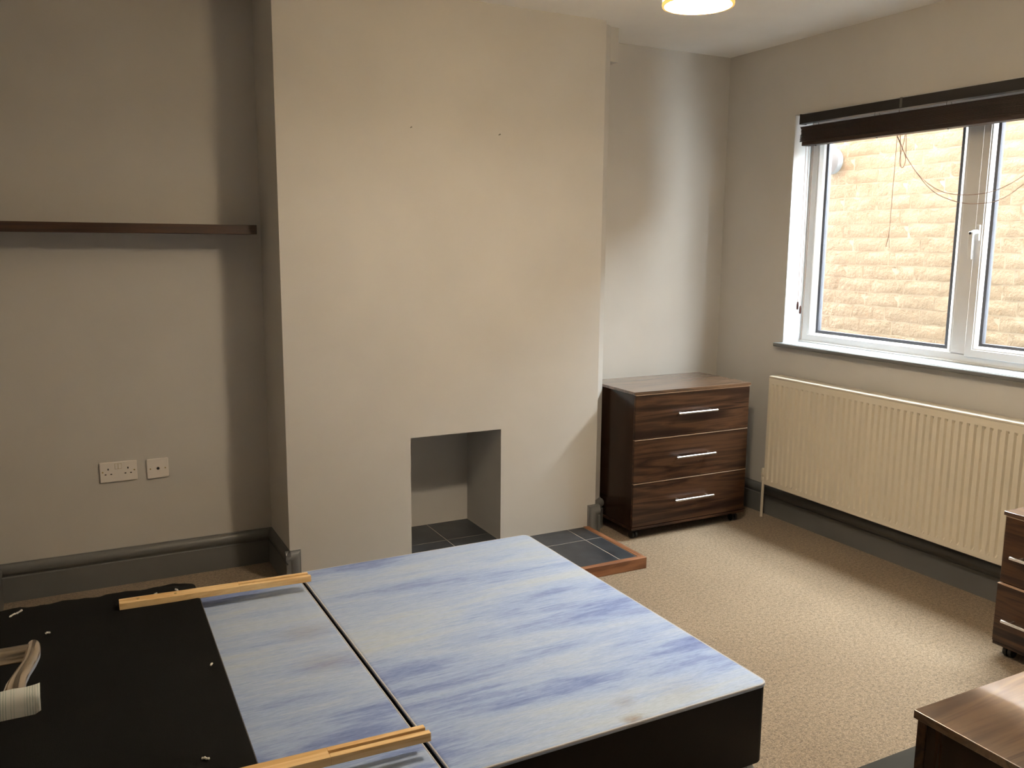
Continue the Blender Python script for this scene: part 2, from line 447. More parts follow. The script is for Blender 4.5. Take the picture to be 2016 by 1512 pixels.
skirting([(BX2, YB - 0.02), (BX2, 3.640), (2.446, 3.703), (2.446, YA), (XR, YA), (XR, YN)],
         [None, ('baseboard_boxing', 'grey moulded skirting board around the pipe boxing'),
          ('baseboard_boxing_side', 'grey moulded skirting board on the side of the pipe boxing'),
          ('baseboard_back_right', 'grey moulded skirting board behind the tall chest of drawers'),
          ('baseboard_right', 'grey moulded skirting board below the radiator')])

def skirting_end(name, label, x_in, x_out):
    """short mitred end piece on the front of the breast: the moulding turns down at x_out"""
    sgn = 1 if x_out > x_in else -1
    m = MB(); prof = [(h, d) for d, h in [(0.0, 0.0)]]
    pr = [(0.0, 0.0), (0.0, 0.005), (0.004, 0.006), (0.007, 0.012), (0.015, 0.018), (0.026, 0.0215), (0.036, 0.0215), (0.045, 0.018), (0.050, 0.013), (0.054, 0.012), (0.057, 0.018)]
    rings = []
    for h, d in pr:
        rings.append([(x_in, YB - d, 0.162 - h), (x_out - sgn * h, YB - d, 0.162 - h), (x_out - sgn * h, YB - d, 0.0)])
    vs = [p for r in rings for p in r]; fs = []
    for k in range(len(rings) - 1):
        for i in range(2):
            fs.append((k * 3 + i, k * 3 + i + 1, k * 3 + 4 + i, k * 3 + 3 + i))
    m.add(vs, fs)
    m.box(min(x_in, x_out - sgn * 0.057), max(x_in, x_out - sgn * 0.057), YB - 0.018, YB, 0, 0.105)
    return tag(m.build(name, M['skirting'], smooth=True), label, 'skirting board', kind='structure')
skirting_end('trim_1', 'short grey skirting end block left of the fireplace', 0.7872, 0.853)
skirting_end('trim_2', 'short grey skirting end block right of the hearth', 2.3795, 2.313)

# ------------------------------------------------------------------ hearth
he = thing('hearth', 'black tiled hearth with an orange-brown wooden edge strip', 'hearth', (1.591, 3.36, 0))
HX0, HX1, HY0, HZ = 0.862, 2.320, 3.1075, 0.0527
MB().box(HX0 + 0.03, HX1 - 0.03, HY0 + 0.03, YB, 0, 0.0492).build('grout_bed', M['grout'], he)
MB().box(FX1, FX2, YB, 3.998, 0.0, 0.0492).build('firebox_grout', M['grout'], cb)
MB().box(HX0, HX1, HY0, HY0 + 0.03, 0, HZ).build('front_edging', M['hearth_wood'], he, 0.002)
MB().box(HX1 - 0.03, HX1, HY0 + 0.031, YB, 0, HZ).build('side_edging', M['hearth_wood_y'], he, 0.002)
MB().box(HX0, HX0 + 0.03, HY0 + 0.031, YB, 0, HZ).build('side_edging', M['hearth_wood_y'], he, 0.002)
gx = [HX0 + 0.03, 0.9885, 1.2915, 1.5945, 1.8975, 2.1955, HX1 - 0.03]
# tile joints measured in the photograph: x = 2.196, 1.59 ; y = 3.439, 3.735
gx = [HX0 + 0.031, 0.985, 1.288, 1.591, 1.893, 2.196, HX1 - 0.031]
gy = [HY0 + 0.031, 3.1385 + 0.001, 3.439, YB - 0.003]
def tile(x0, x1, y0, y1, owner=he):
    g = 0.0014
    MB().box(x0 + g, x1 - g, y0 + g, y1 - g, 0.03, 0.0500).build('tile', M['slate'], owner, 0.0012)
for i in range(len(gx) - 1):
    tile(gx[i], gx[i + 1], HY0 + 0.031, 3.439)
    tile(gx[i], gx[i + 1], 3.439, YB)
for x0, x1 in ((FX1, 1.591), (1.591, FX2)):
    tile(x0, x1, YB, 3.735, cb); tile(x0, x1, 3.735, 3.997, cb)

# ================================================================== window
wd = thing('window_1', 'white framed window with a fixed pane and an opening sash', 'window', (XR, 2.51, WZ0), kind='structure')
def ring(m, y0, y1, z0, z1, prof, cap=True):
    """mitred frame; prof = list of (inset from outer edge, X)"""
    rs = []
    for ins, X in prof:
        rs.append([(X, y0 + ins, z0 + ins), (X, y1 - ins, z0 + ins), (X, y1 - ins, z1 - ins), (X, y0 + ins, z1 - ins)])
    n = len(rs)
    for k in range(n):
        a, b = rs[k], rs[(k + 1) % n]
        m.add(a + b, [(i, (i + 1) % 4, (i + 1) % 4 + 4, i + 4) for i in range(4)])
    return m
XF = 3.545
ring(MB(), WY0, WY1, WZ0 - 0.002, WZ1, [(0, XF), (0.048, XF), (0.052, XF + 0.004), (0.052, 3.61), (0, 3.61)]).build('outer_frame', M['upvc'], wd)
# fixed pane side
PY0, PY1, PZ0, PZ1 = 2.533, WY1 - 0.052, WZ0 + 0.022, WZ1 - 0.052
ring(MB(), 2.545, WY1 - 0.048, WZ0 + 0.020, WZ1 - 0.048, [(0.0, XF + 0.002), (0.012, XF + 0.002), (0.03, XF + 0.013), (0.040, XF + 0.028), (0.0, XF + 0.03)]).build('glazing_bead', M['upvc'], wd, smooth=True)
ring(MB(), 2.583, WY1 - 0.084, WZ0 + 0.056, WZ1 - 0.084, [(0.0, XF + 0.026), (0.004, XF + 0.024), (0.016, XF + 0.026), (0.016, XF + 0.05), (0, XF + 0.05)]).build('glazing_gasket', M['gasket'], wd)
MB().box(XF + 0.034, XF + 0.038, 2.585, WY1 - 0.087, WZ0 + 0.058, WZ1 - 0.087).build('pane', M['glass'], wd)
MB().box(XF, 3.61, 2.478, 2.549, WZ0 + 0.04, WZ1 - 0.045).build('mullion', M['upvc'], wd, 0.003)
# opening sash
S0, S1, SZ0, SZ1 = WY0 + 0.046, 2.474, WZ0 + 0.036, WZ1 - 0.046
XS = 3.533
sash = ring(MB(), S0, S1, SZ0, SZ1, [(0, XS + 0.002), (0.003, XS), (0.034, XS), (0.036, XS + 0.003), (0.036, 3.60), (0, 3.60)]).build('sash', M['upvc'], wd)
ring(MB(), S0 + 0.035, S1 - 0.035, SZ0 + 0.035, SZ1 - 0.035, [(0.0, XS + 0.002), (0.006, XS + 0.004), (0.016, XS + 0.022), (0.0, XS + 0.03)]).build('sash_bead', M['upvc'], sash, smooth=True)
ring(MB(), S0 + 0.049, S1 - 0.049, SZ0 + 0.049, SZ1 - 0.049, [(0.0, XS + 0.022), (0.014, XS + 0.025), (0.014, XS + 0.05), (0, XS + 0.05)]).build('sash_gasket', M['gasket'], sash)
MB().box(XS + 0.034, XS + 0.038, S0 + 0.05, S1 - 0.05, SZ0 + 0.05, SZ1 - 0.05).build('sash_pane', M['glass'], sash)
hm = MB()
hm.box(XS - 0.010, XS, 2.446, 2.464, 1.500, 1.566)
hm.tube([(XS - 0.006, 2.456, 1.536), (XS - 0.022, 2.458, 1.536), (XS - 0.034, 2.462, 1.530)], [0.010, 0.010, 0.011], 10)
hm.loft([[(XS - 0.030, 2.452, 1.540), (XS - 0.030, 2.474, 1.540), (XS - 0.042, 2.474, 1.536), (XS - 0.042, 2.452, 1.536)],
         [(XS - 0.032, 2.452, 1.50), (XS - 0.032, 2.472, 1.50), (XS - 0.044, 2.472, 1.50), (XS - 0.044, 2.452, 1.50)],
         [(XS - 0.034, 2.451, 1.420), (XS - 0.034, 2.466, 1.420), (XS - 0.042, 2.466, 1.420), (XS - 0.042, 2.451, 1.420)]])
hd = hm.build('window_handle', M['upvc'], wd, 0.002)
MB().tube([(XS - 0.0405, 2.464, 1.530), (XS - 0.0445, 2.4645, 1.530)], 0.0058, 10).build('keyhole', M['hole'], hd)
# plastered reveals, painted white, and the grey sill board
rv = MB()
rv.box(XR + 0.001, XF, WY1 - 0.004, WY1, WZ0, WZ1).box(XR + 0.001, XF, WY0, WY0 + 0.004, WZ0, WZ1).box(XR + 0.001, XF, WY0, WY1, WZ1 - 0.004, WZ1)
rv.build('reveal_lining', M['white_paint'], wd)
MB().tube([(XF - 0.004, WY1, WZ0 + 0.008), (XF - 0.004, WY0, WZ0 + 0.008)], 0.006, 8).build('sealant_bead', M['upvc'], wd)
sb = MB()
sb.prism([(3.384, 1.53), (XR, 1.53), (XR, WY0), (XF, WY0), (XF, WY1), (XR, WY1), (XR, 3.482), (3.384, 3.482), (3.376, 3.474), (3.376, 1.538)], WZ0 - 0.017, WZ0 + 0.003)
so_ = sb.build('window_sill', M['skirting'], wd, 0.006, 3)
MB().box(3.384, XF - 0.002, WY0 + 0.005, WY1 - 0.005, WZ0 + 0.0025, WZ0 + 0.0045).build('sill_top', M['sill_gloss'], so_)

# ================================================================== blind
bl = thing('venetian_blind', 'dark walnut venetian blind drawn up at the top of the window', 'blind', (3.42, 2.5, 2.02))
HB0, HB1 = 1.585, 3.397
hr = MB().box(3.402, 3.446, HB0, HB1, 2.083, 2.128).build('headrail', M['hardware'], bl, 0.002)
MB().box(3.3995, 3.404, 2.790, 2.802, 2.086, 2.130).build('rail_bracket', M['nail'], hr, 0.001)
MB().box(3.402, 3.446, HB1 - 0.002, HB1 + 0.004, 2.080, 2.130).build('rail_end_cap', M['hardware'], hr)
slat0 = MB()
W2 = 0.025
for side in (0,):
    sec = [(-W2, 0.0), (-W2 * 0.5, 0.0009), (0, 0.0012), (W2 * 0.5, 0.0009), (W2, 0.0), (W2, 0.0028), (W2 * 0.5, 0.0037), (0, 0.004), (-W2 * 0.5, 0.0037), (-W2, 0.0028)]
slat0.loft([[(a, HB0 + 0.01 - 2.5, c) for a, c in sec], [(a, 3.383 - 2.5, c) for a, c in sec]])
nsl = 20
s0 = None
for k in range(nsl):
    z = 1.9915 - 2.02 + k * 0.00375
    off = (0.002 * math.sin(k * 0.5) + random.uniform(-0.0012, 0.0012), 0.004 * math.sin(k * 0.33 + 1.0) + random.uniform(-0.0015, 0.0015), z)
    if s0 is None:
        s0 = slat0.build('slat', M['blind'], bl, local=True); s0.location = off
    else:
        c = s0.copy(); COL.objects.link(c); c.parent = bl; c.location = off
MB().box(3.394, 3.446, HB0 + 0.018, 3.371, 1.9705, 1.9905).build('bottom_rail', M['blind'], bl, 0.003)
for y in (3.30, 2.93, 2.56, 2.19, 1.82):
    MB().tube([(3.42, y, 1.9712), (3.42, y, 1.9665)], [0.006, 0.004], 8).build('cord_plug', M['hardware'], bl)
    MB().tube([(3.399, y, 2.084), (3.400, y + 0.004, 2.075), (3.3965, y, 2.066)], 0.0009, 5).build('ladder_cord', M['hardware'], bl)
    MB().tube([(3.44, y + 0.012, 2.084), (3.437, y + 0.006, 2.075), (3.44, y + 0.012, 2.066)], 0.0009, 5).build('ladder_cord', M['hardware'], bl)
def smooth_path(pts, n=8):
    out = []
    P = [Vector(p) for p in pts]
    for i in range(len(P) - 1):
        p0 = P[max(i - 1, 0)]; p1 = P[i]; p2 = P[i + 1]; p3 = P[min(i + 2, len(P) - 1)]
        for k in range(n):
            t = k / n
            out.append(0.5 * ((2 * p1) + (-p0 + p2) * t + (2 * p0 - 5 * p1 + 4 * p2 - p3) * t * t + (-p0 + 3 * p1 - 3 * p2 + p3) * t ** 3))
    out.append(P[-1]); return out
XCD = 3.425
cords = [
    [(XCD, 2.821, 2.08), (XCD, 2.821, 1.965), (XCD, 2.824, 1.70), (XCD, 2.826, 1.54), (XCD, 2.838, 1.47)],
    [(XCD, 2.826, 1.54), (XCD, 2.820, 1.467)],
    [(XCD - .004, 2.818, 1.968), (XCD - .004, 2.772, 1.885), (XCD - .004, 2.764, 1.845), (XCD - .004, 2.778, 1.823), (XCD - .004, 2.796, 1.85), (XCD - .004, 2.782, 1.93), (XCD - .004, 2.776, 1.968)],
    [(XCD - .006, 2.800, 1.968), (XCD - .006, 2.790, 1.87), (XCD - .006, 2.782, 1.825), (XCD - .006, 2.762, 1.85), (XCD - .006, 2.77, 1.968)],
    [(XCD - .01, 2.815, 1.966), (XCD - .01, 2.75, 1.86), (XCD - .01, 2.66, 1.764), (XCD - .01, 2.55, 1.703), (XCD - .01, 2.42, 1.688), (XCD - .01, 2.30, 1.705), (XCD - .01, 2.18, 1.77), (XCD - .01, 2.08, 1.87), (XCD - .01, 2.03, 1.968)],
    [(XCD - .012, 2.812, 1.966), (XCD - .012, 2.74, 1.85), (XCD - .012, 2.62, 1.722), (XCD - .012, 2.50, 1.665), (XCD - .012, 2.39, 1.650), (XCD - .012, 2.28, 1.667), (XCD - .012, 2.16, 1.755), (XCD - .012, 2.06, 1.88), (XCD - .012, 2.02, 1.968)],
]
for c in cords:
    MB().tube(smooth_path(c), 0.0015, 5).build('pull_cord', M['cord'], bl)
for (ya, yb, zb) in ((3.376, 3.377, 1.178), (3.357, 3.357, 1.158)):
    MB().tube([(3.432, ya, 1.975), (3.436, (ya + yb) / 2, 1.6), (3.44, yb, zb)], 0.0011, 5).build('tilt_cord', M['cord'], bl)
    MB().lathe((3.44, yb, zb), [(0.002, 0.004), (0.0045, -0.002), (0.0055, -0.016), (0.0055, -0.034), (0.003, -0.038)], 10).build('tassel', M['toggle'], bl, smooth=True)
MB().tube([(3.44, 3.335, 1.975), (3.445, 3.338, 1.5), (3.452, 3.350, 0.985)], 0.0013, 5).build('tilt_cord', M['cord'], bl)

# ================================================================== radiator
rd = thing('radiator', 'cream panel radiator with vertical ribs below the window', 'radiator', (3.36, 2.61, 0.2))
RY0, RY1, RZ0, RZ1, RXF = 1.81, 3.4125, 0.2027, 0.7915, 3.306
m = MB()
ys = [(RY1, 0), (RY1 - 0.012, 0)]
y = RY1 - 0.018
while y - 0.034 > RY0 + 0.012:
    ys += [(y, 0), (y - 0.005, 1), (y - 0.011, 1), (y - 0.016, 0)]
    y -= 0.034
ys += [(RY0 + 0.008, 0), (RY0, 0)]
zs = [(RZ0 + 0.004, 0), (0.226, 0), (0.238, 1), (0.740, 1), (0.752, 0), (RZ1 - 0.010, 0)]
vs = []; fs = []
for (yy, g) in ys:
    for (zz, k) in zs: vs.append((RXF + 0.011 * g * k, yy, zz))
nz_ = len(zs)
for i in range(len(ys) - 1):
    for j in range(nz_ - 1):
        a = i * nz_ + j; fs.append((a, a + nz_, a + nz_ + 1, a + 1))
m.add(vs, fs)
m.box(RXF + 0.006, RXF + 0.016, RY0, RY1, RZ0, RZ0 + 0.004)
m.build('front_panel', M['radiator'], rd, smooth=True)
MB().box(RXF + 0.07, RXF + 0.078, RY0 + 0.01, RY1 - 0.01, RZ0, RZ1 - 0.012).build('rear_panel', M['radiator'], rd)
tg = MB().box(RXF - 0.001, RXF + 0.086, RY0 - 0.001, RY1 + 0.002, RZ1 - 0.010, RZ1 + 0.001).build('top_grille', M['radiator'], rd, 0.004, 3)
MB().box(RXF, RXF + 0.084, RY1, RY1 + 0.002, RZ0, RZ1 - 0.008).build('end_panel', M['radiator'], rd, 0.0008)
MB().box(RXF, RXF + 0.084, RY0 - 0.002, RY0, RZ0, RZ1 - 0.008).build('end_panel', M['radiator'], rd, 0.0008)
MB().box(RXF - 0.001, RXF + 0.003, RY0, RY1, RZ0 - 0.001, RZ0 + 0.007).build('bottom_flange', M['radiator'], rd, 0.001)
va = MB()
va.tube([(3.36, RY1 + 0.002, 0.236), (3.358, RY1 + 0.05, 0.236)], 0.009, 10)
va.lathe((3.352, 3.465, 0.20), [(0.007, 0.0), (0.011, 0.004), (0.011, 0.022), (0.009, 0.026), (0.013, 0.030), (0.013, 0.066), (0.010, 0.072), (0.002, 0.074)], 14)
va.build('valve', M['radiator'], rd, smooth=True)
MB().tube([(3.352, 3.465, 0.0), (3.352, 3.465, 0.20)], 0.0078, 12).build('supply_pipe', M['radiator'], rd, smooth=True)
for y in (1.95, 3.27):
    MB().box(RXF + 0.078, XR - 0.002, y - 0.02, y + 0.02, 0.25, 0.72).build('wall_bracket', M['radiator'], rd)

# ================================================================== drawers
def make_chest(name, label, loc, rz, W, D, top, splits, base, hlen, hz, pulled=None, group=None, top_mat='walnut_top'):
    """front on local y=0 looking to -y, body runs to y=D. splits: z of drawer joints from top down"""
    t = thing(name, label, 'drawers', loc, rz, group)
    o = 0.009
    B = lambda m, n, mat, p=t, **k: m.build(n, mat, p, local=True, **k)
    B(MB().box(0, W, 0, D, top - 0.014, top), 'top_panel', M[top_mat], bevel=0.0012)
    B(MB().box(o, o + 0.015, 0.018, D - 0.004, base + 0.012, top - 0.014), 'side_panel', M['walnut_z'], bevel=0.0008)
    B(MB().box(W - o - 0.015, W - o, 0.018, D - 0.004, base + 0.012, top - 0.014), 'side_panel', M['walnut_z'], bevel=0.0008)
    B(MB().box(o + 0.015, W - o - 0.015, D - 0.010, D - 0.004, base + 0.012, top - 0.014), 'back_panel', M['walnut_z'])
    B(MB().box(o * 0.4, W - o * 0.4, 0.001, D - 0.004, base, base + 0.012), 'base_panel', M['walnut_x'], bevel=0.001)
    zz = [top - 0.0165] + list(splits) + [base + 0.0145]
    for i in range(len(zz) - 1):
        dy = -pulled[1] if pulled and pulled[0] == i else 0.0
        z1 = zz[i] - (0.002 if i else 0); z0 = zz[i + 1] + 0.002
        d = B(MB().box(o - 0.001, W - o + 0.001, 0.002 + dy, 0.0175 + dy, z0, z1), 'drawer_front', M['walnut_x'], bevel=0.0014)
        B(MB().box(o + 0.018, W - o - 0.018, 0.0176 + dy, D - 0.03 + dy, z0 + 0.02, z1 - 0.03), 'drawer_box', M['walnut_z'], d)
        B(MB().box(o - 0.0008, W - o + 0.0008, 0.0008 + dy, 0.017 + dy, z1 - 0.0018, z1 + 0.0006), 'lit_edge_strip', M['walnut_lit_edge'], d)
        hc = hz[i]
        hm = MB(); c = W / 2 if W < 0.5 else 0.374
        hm.tube([(c - hlen / 2, -0.030 + dy, hc), (c + hlen / 2, -0.030 + dy, hc)], 0.0058, 12)
        for s in (-1, 1):
            x = c + s * (hlen / 2 - 0.028)
            hm.tube([(x, 0.002 + dy, hc), (x, -0.028 + dy, hc)], 0.004, 10)
        B(hm, 'handle', M['chrome'], d, smooth=True)
    for x in (0.045, W - 0.045):
        for y in (0.045, D - 0.045):
            cm = MB()
            cm.tube([(x, y, base), (x, y, base - 0.010)], 0.016, 14)
            cm.tube([(x - 0.016, y, 0.0205), (x - 0.003, y, 0.0205)], 0.0205, 18)
            cm.tube([(x + 0.003, y, 0.0205), (x + 0.016, y, 0.0205)], 0.0205, 18)
            cm.loft([[(x - 0.012, y - 0.012, base - 0.008), (x + 0.012, y - 0.012, base - 0.008), (x + 0.012, y + 0.012, base - 0.008), (x - 0.012, y + 0.012, base - 0.008)],
                     [(x - 0.012, y - 0.010, 0.020), (x + 0.012, y - 0.010, 0.020), (x + 0.012, y + 0.010, 0.020), (x - 0.012, y + 0.010, 0.020)]])
            B(cm, 'castor', M['black_plastic'], smooth=True)
    return t
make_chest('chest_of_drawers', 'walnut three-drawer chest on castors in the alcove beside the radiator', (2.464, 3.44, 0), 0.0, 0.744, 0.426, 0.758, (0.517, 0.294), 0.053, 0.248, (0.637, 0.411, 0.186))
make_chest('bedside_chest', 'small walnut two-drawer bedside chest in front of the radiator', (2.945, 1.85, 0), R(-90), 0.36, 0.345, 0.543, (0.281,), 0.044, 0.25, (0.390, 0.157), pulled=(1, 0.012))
make_chest('chest_of_drawers', 'walnut chest nearest the viewer with its glossy top catching light', (1.886, 0.829, 0), R(180), 0.744, 0.426, 0.758, (0.517, 0.294), 0.053, 0.248, (0.637, 0.411, 0.186), top_mat='walnut_reflect_top')

# ================================================================== bed
def rrect(x0, x1, y0, y1, r, n=5):
    pts = []
    for cx, cy, a0 in ((x1 - r, y1 - r, 0), (x0 + r, y1 - r, 90), (x0 + r, y0 + r, 180), (x1 - r, y0 + r, 270)):
        for k in range(n + 1):
            a = R(a0 + 90 * k / n); pts.append((cx + r * math.cos(a), cy + r * math.sin(a)))
    return pts
BR = 0.0092
BO = (0.7019, 3.0144, 0)
def divan(label, u0, u1, fab, holes):
    c = thing('divan_base', label, 'bed base', BO, BR, 'two halves of the divan bed')
    B = lambda m, n, mat, p=c, **k: m.build(n, mat, p, local=True, **k)
    V0, V1, Z0, Z1 = -1.3756, 0.0, 0.055, 0.292
    b = MB()
    b.loft([[(x, y, Z0) for x, y in rrect(u0 + .004, u1 - .004, V0 + .004, V1 - .004, 0.022)], [(x, y, Z0 + .004) for x, y in rrect(u0 + .002, u1 - .002, V0 + .002, V1 - .002, 0.024)],
            [(x, y, Z1 - 0.012) for x, y in rrect(u0 + .002, u1 - .002, V0 + .002, V1 - .002, 0.024)]])
    B(b, 'side_upholstery', M['bed_side'], smooth=True)
    t = MB()
    rings = []
    for ins, z in ((0.002, Z1 - 0.013), (0.0, Z1 - 0.008), (0.0015, Z1 - 0.003), (0.006, Z1 - 0.0005), (0.012, Z1), (0.10, Z1 + 0.001), (0.3, Z1 + 0.0015)):
        rings.append([(x, y, z) for x, y in rrect(u0 + ins, u1 - ins, V0 + ins, V1 - ins, max(0.024 - ins * 0.3, 0.006))])
    t.loft(rings)
    top = B(t, 'fabric_top', fab, smooth=True)
    loop = [(x, y, Z1 - 0.0035) for x, y in rrect(u0 + 0.002, u1 - 0.002, V0 + 0.002, V1 - 0.002, 0.024)]
    B(MB().tube(loop + [loop[0]], 0.0028, 8), 'piping', M['piping'], smooth=True)
    for x in (u0 + 0.07, u1 - 0.034):
        for y in (V0 + 0.034, V1 - 0.07):
            cm = MB()
            cm.lathe((x, y, 0), [(0.010, 0.056), (0.016, 0.048), (0.016, 0.042), (0.010, 0.040)], 14)
            cm.tube([(x - 0.011, y, 0.022), (x + 0.011, y, 0.022)], 0.022, 18)
            B(cm, 'castor', M['fluff'], smooth=True)
    return c
divan('blue streaked divan base half nearest the window, fully uncovered', 0.0, 0.9418, M['bed_fabric_foot'], 0)
divan('blue streaked divan base half lying under the black headboard', -0.954, -0.012, M['bed_fabric_head'], 1)

# headboard lying face down, its struts reaching over the bed
hb = thing('headboard', 'black cloth-backed headboard lying flat on the bed with two pine struts', 'headboard', (0.06, 2.29, 0.2935), -0.018)
HW, HL = 0.272, 0.69
HLX = -0.335
B = lambda m, n, mat, p=hb, **k: m.build(n, mat, p, local=True, **k)
b = MB()
b.loft([[(x, y, 0.0) for x, y in rrect(HLX + .012, HW - .012, -HL + .012, HL - .012, 0.05)], [(x, y, 0.010) for x, y in rrect(HLX, HW, -HL, HL, 0.055)],
        [(x, y, 0.036) for x, y in rrect(HLX, HW, -HL, HL, 0.055)], [(x, y, 0.042) for x, y in rrect(HLX + .005, HW - .005, -HL + .005, HL - .005, 0.052)]])
B(b, 'padded_front', M['hb_edge'], smooth=True)
# dust-cover cloth with a rough hem along the far end
outline = []
for x, y in rrect(HLX + 0.004, HW - 0.004, -HL + 0.004, HL - 0.002, 0.045, 8):
    outline.append((x, y))
dense = []
for i, p in enumerate(outline):
    q2 = outline[(i + 1) % len(outline)]
    n = max(1, int(math.dist(p, q2) / 0.02))
    for k in range(n):
        x = p[0] + (q2[0] - p[0]) * k / n; y = p[1] + (q2[1] - p[1]) * k / n
        if y > HL - 0.02: y += 0.006 * math.sin(x * 41) + 0.004 * math.sin(x * 97 + 1) + random.uniform(-0.002, 0.002)
        dense.append((x, y))
def shrink(pts, s):
    return [(x * (1 - s), y * (1 - s * 0.4)) for x, y in pts]
cl = MB()
cl.loft([[(x, y, 0.036) for x, y in dense], [(x, y, 0.0435) for x, y in dense], [(x, y, 0.0452) for x, y in shrink(dense, 0.03)],
         [(x, y, 0.0443 + 0.001 * math.sin(x * 30 + y * 12)) for x, y in shrink(dense, 0.25)], [(x, y, 0.0440) for x, y in shrink(dense, 0.7)]])
B(cl, 'backing_cloth', M['base_cloth'], smooth=True)
def strut(x0, x1, yc, tilt, wdt=0.042, th=0.021):
    s = MB(); a, bq = -wdt / 2, wdt / 2
    xs = x1 - 0.235
    def bar(xa, xb, ya, yb):
        zf = lambda x: 0.0455 - (x - x0) * tilt
        s.add([(xa, ya, zf(xa)), (xb, ya, zf(xb)), (xb, yb, zf(xb)), (xa, yb, zf(xa)), (xa, ya, zf(xa) + th), (xb, ya, zf(xb) + th), (xb, yb, zf(xb) + th), (xa, yb, zf(xa) + th)],
              [(0, 3, 2, 1), (4, 5, 6, 7), (0, 1, 5, 4), (1, 2, 6, 5), (2, 3, 7, 6), (3, 0, 4, 7)])
    bar(x0, xs, yc + a, yc + bq)
    bar(xs, x1, yc + a, yc + a + 0.016)
    bar(xs, x1 - 0.004, yc + a + 0.027, yc + bq)
    o = B(s, 'strut', M['pine'], bevel=0.0012)
    for x in (x0 + 0.055, x0 + 0.165):
        z = 0.0455 - (x - x0) * tilt + th
        B(MB().tube([(x, yc, z - 0.003), (x, yc, z + 0.0012)], [0.005, 0.0042], 10), 'screw', M['screw'], o)
    return o
strut(0.033, 0.628, 0.553, 0.014)
strut(0.02, 0.648, -0.522, 0.014)
for i, (wx, wy) in enumerate(((-0.181, 2.925), (0.279, 2.905), (0.213, 2.90), (0.300, 2.325), (0.221, 1.878), (-0.093, 2.736))):
    p = FR[hb].inverted() @ Vector((wx, wy, 0.34))
    L = (0.022, 0.012, 0.008, 0.006, 0.009, 0.006)[i]; a = (0.7, 1.9, 0.9, 1.1, -0.6, 0.0)[i]
    dx, dy = L * math.cos(a), L * math.sin(a)
    B(MB().tube(smooth_path([(p.x - dx, p.y - dy, 0.0475), (p.x - dx * .3, p.y - dy * .2, 0.0500), (p.x + dx * .2, p.y + dy * .4, 0.0485), (p.x + dx, p.y + dy, 0.053 if i == 0 else 0.049)], 3),
              [0.0012 + 0.0022 * abs(math.sin(k * 1.3 + i)) for k in range(10)], 6), 'wadding_tuft', M['fluff'], smooth=True)

# ================================================================== things on the walls
sh = thing('wall_shelf', 'long dark walnut floating shelf in the left alcove', 'shelf', (0.23, 3.87, 1.50))
MB().box(XL + 0.003, 0.755, 3.785, YA, 1.500, 1.5385).build('shelf_board', M['shelf'], sh, 0.0015)

so = thing('power_socket', 'white double power socket on the left alcove wall', 'socket', (0.176, YA, 0.50))
X0, ZT = 0.1029, 0.544
MB().box(X0, X0 + 0.146, YA - 0.009, YA, ZT - 0.086, ZT).build('face_plate', M['white_plastic'], so, 0.003, 3)
def slot(parent, x, z, wx, wz):
    MB().box(X0 + x - wx / 2, X0 + x + wx / 2, YA - 0.0096, YA - 0.008, ZT - z - wz / 2, ZT - z + wz / 2).build('pin_hole', M['hole'], parent)
for (x, z, a, b2) in ((0.033, 0.030, 0.0045, 0.008), (0.110, 0.030, 0.0045, 0.008), (0.022, 0.052, 0.007, 0.0042), (0.044, 0.052, 0.007, 0.0042), (0.099, 0.052, 0.007, 0.0042), (0.121, 0.052, 0.007, 0.0042)):
    slot(so, x, z, a, b2)
for x in (0.0655, 0.0785):
    MB().box(X0 + x - 0.0058, X0 + x + 0.0058, YA - 0.0125, YA - 0.008, ZT - 0.030, ZT - 0.009).build('rocker_switch', M['white_plastic'], so, 0.0012)
MB().box(X0 + 0.0588, X0 + 0.0852, YA - 0.0094, YA - 0.008, ZT - 0.0312, ZT - 0.0078).build('switch_recess', M['screw'], so)
for x in (0.0115, 0.1345):
    MB().tube([(X0 + x, YA - 0.008, ZT - 0.041), (X0 + x, YA - 0.0102, ZT - 0.041)], 0.0032, 10).build('screw', M['screw'], so)
ae = thing('aerial_socket', 'white single aerial socket plate right of the double power socket', 'socket', (0.332, YA, 0.497))
X1, ZT2 = 0.2875, 0.5405
MB().box(X1, X1 + 0.087, YA - 0.009, YA, ZT2 - 0.086, ZT2).build('face_plate', M['white_plastic'], ae, 0.003, 3)
MB().tube([(X1 + 0.0445, YA - 0.0080, ZT2 - 0.043), (X1 + 0.0445, YA - 0.0098, ZT2 - 0.043)], 0.0062, 14).build('aerial_hole', M['hole'], ae)
for x in (0.0135, 0.0735):
    MB().tube([(X1 + x, YA - 0.008, ZT2 - 0.043), (X1 + x, YA - 0.0102, ZT2 - 0.043)], 0.0032, 10).build('screw', M['screw'], ae)

for (x, z, lb) in ((1.378, 1.954, 'small steel nail in the chimney breast, left of the pair'), (1.799, 1.950, 'small steel nail in the chimney breast, right of the pair')):
    nm = MB().tube([(x, YB + 0.004, z), (x, YB - 0.010, z + 0.002), (x, YB - 0.0125, z + 0.0022)], [0.0018, 0.0018, 0.0034], 8)
    tag(nm.build('wall_nail', M['nail']), lb, 'nail', 'nails in the chimney breast')

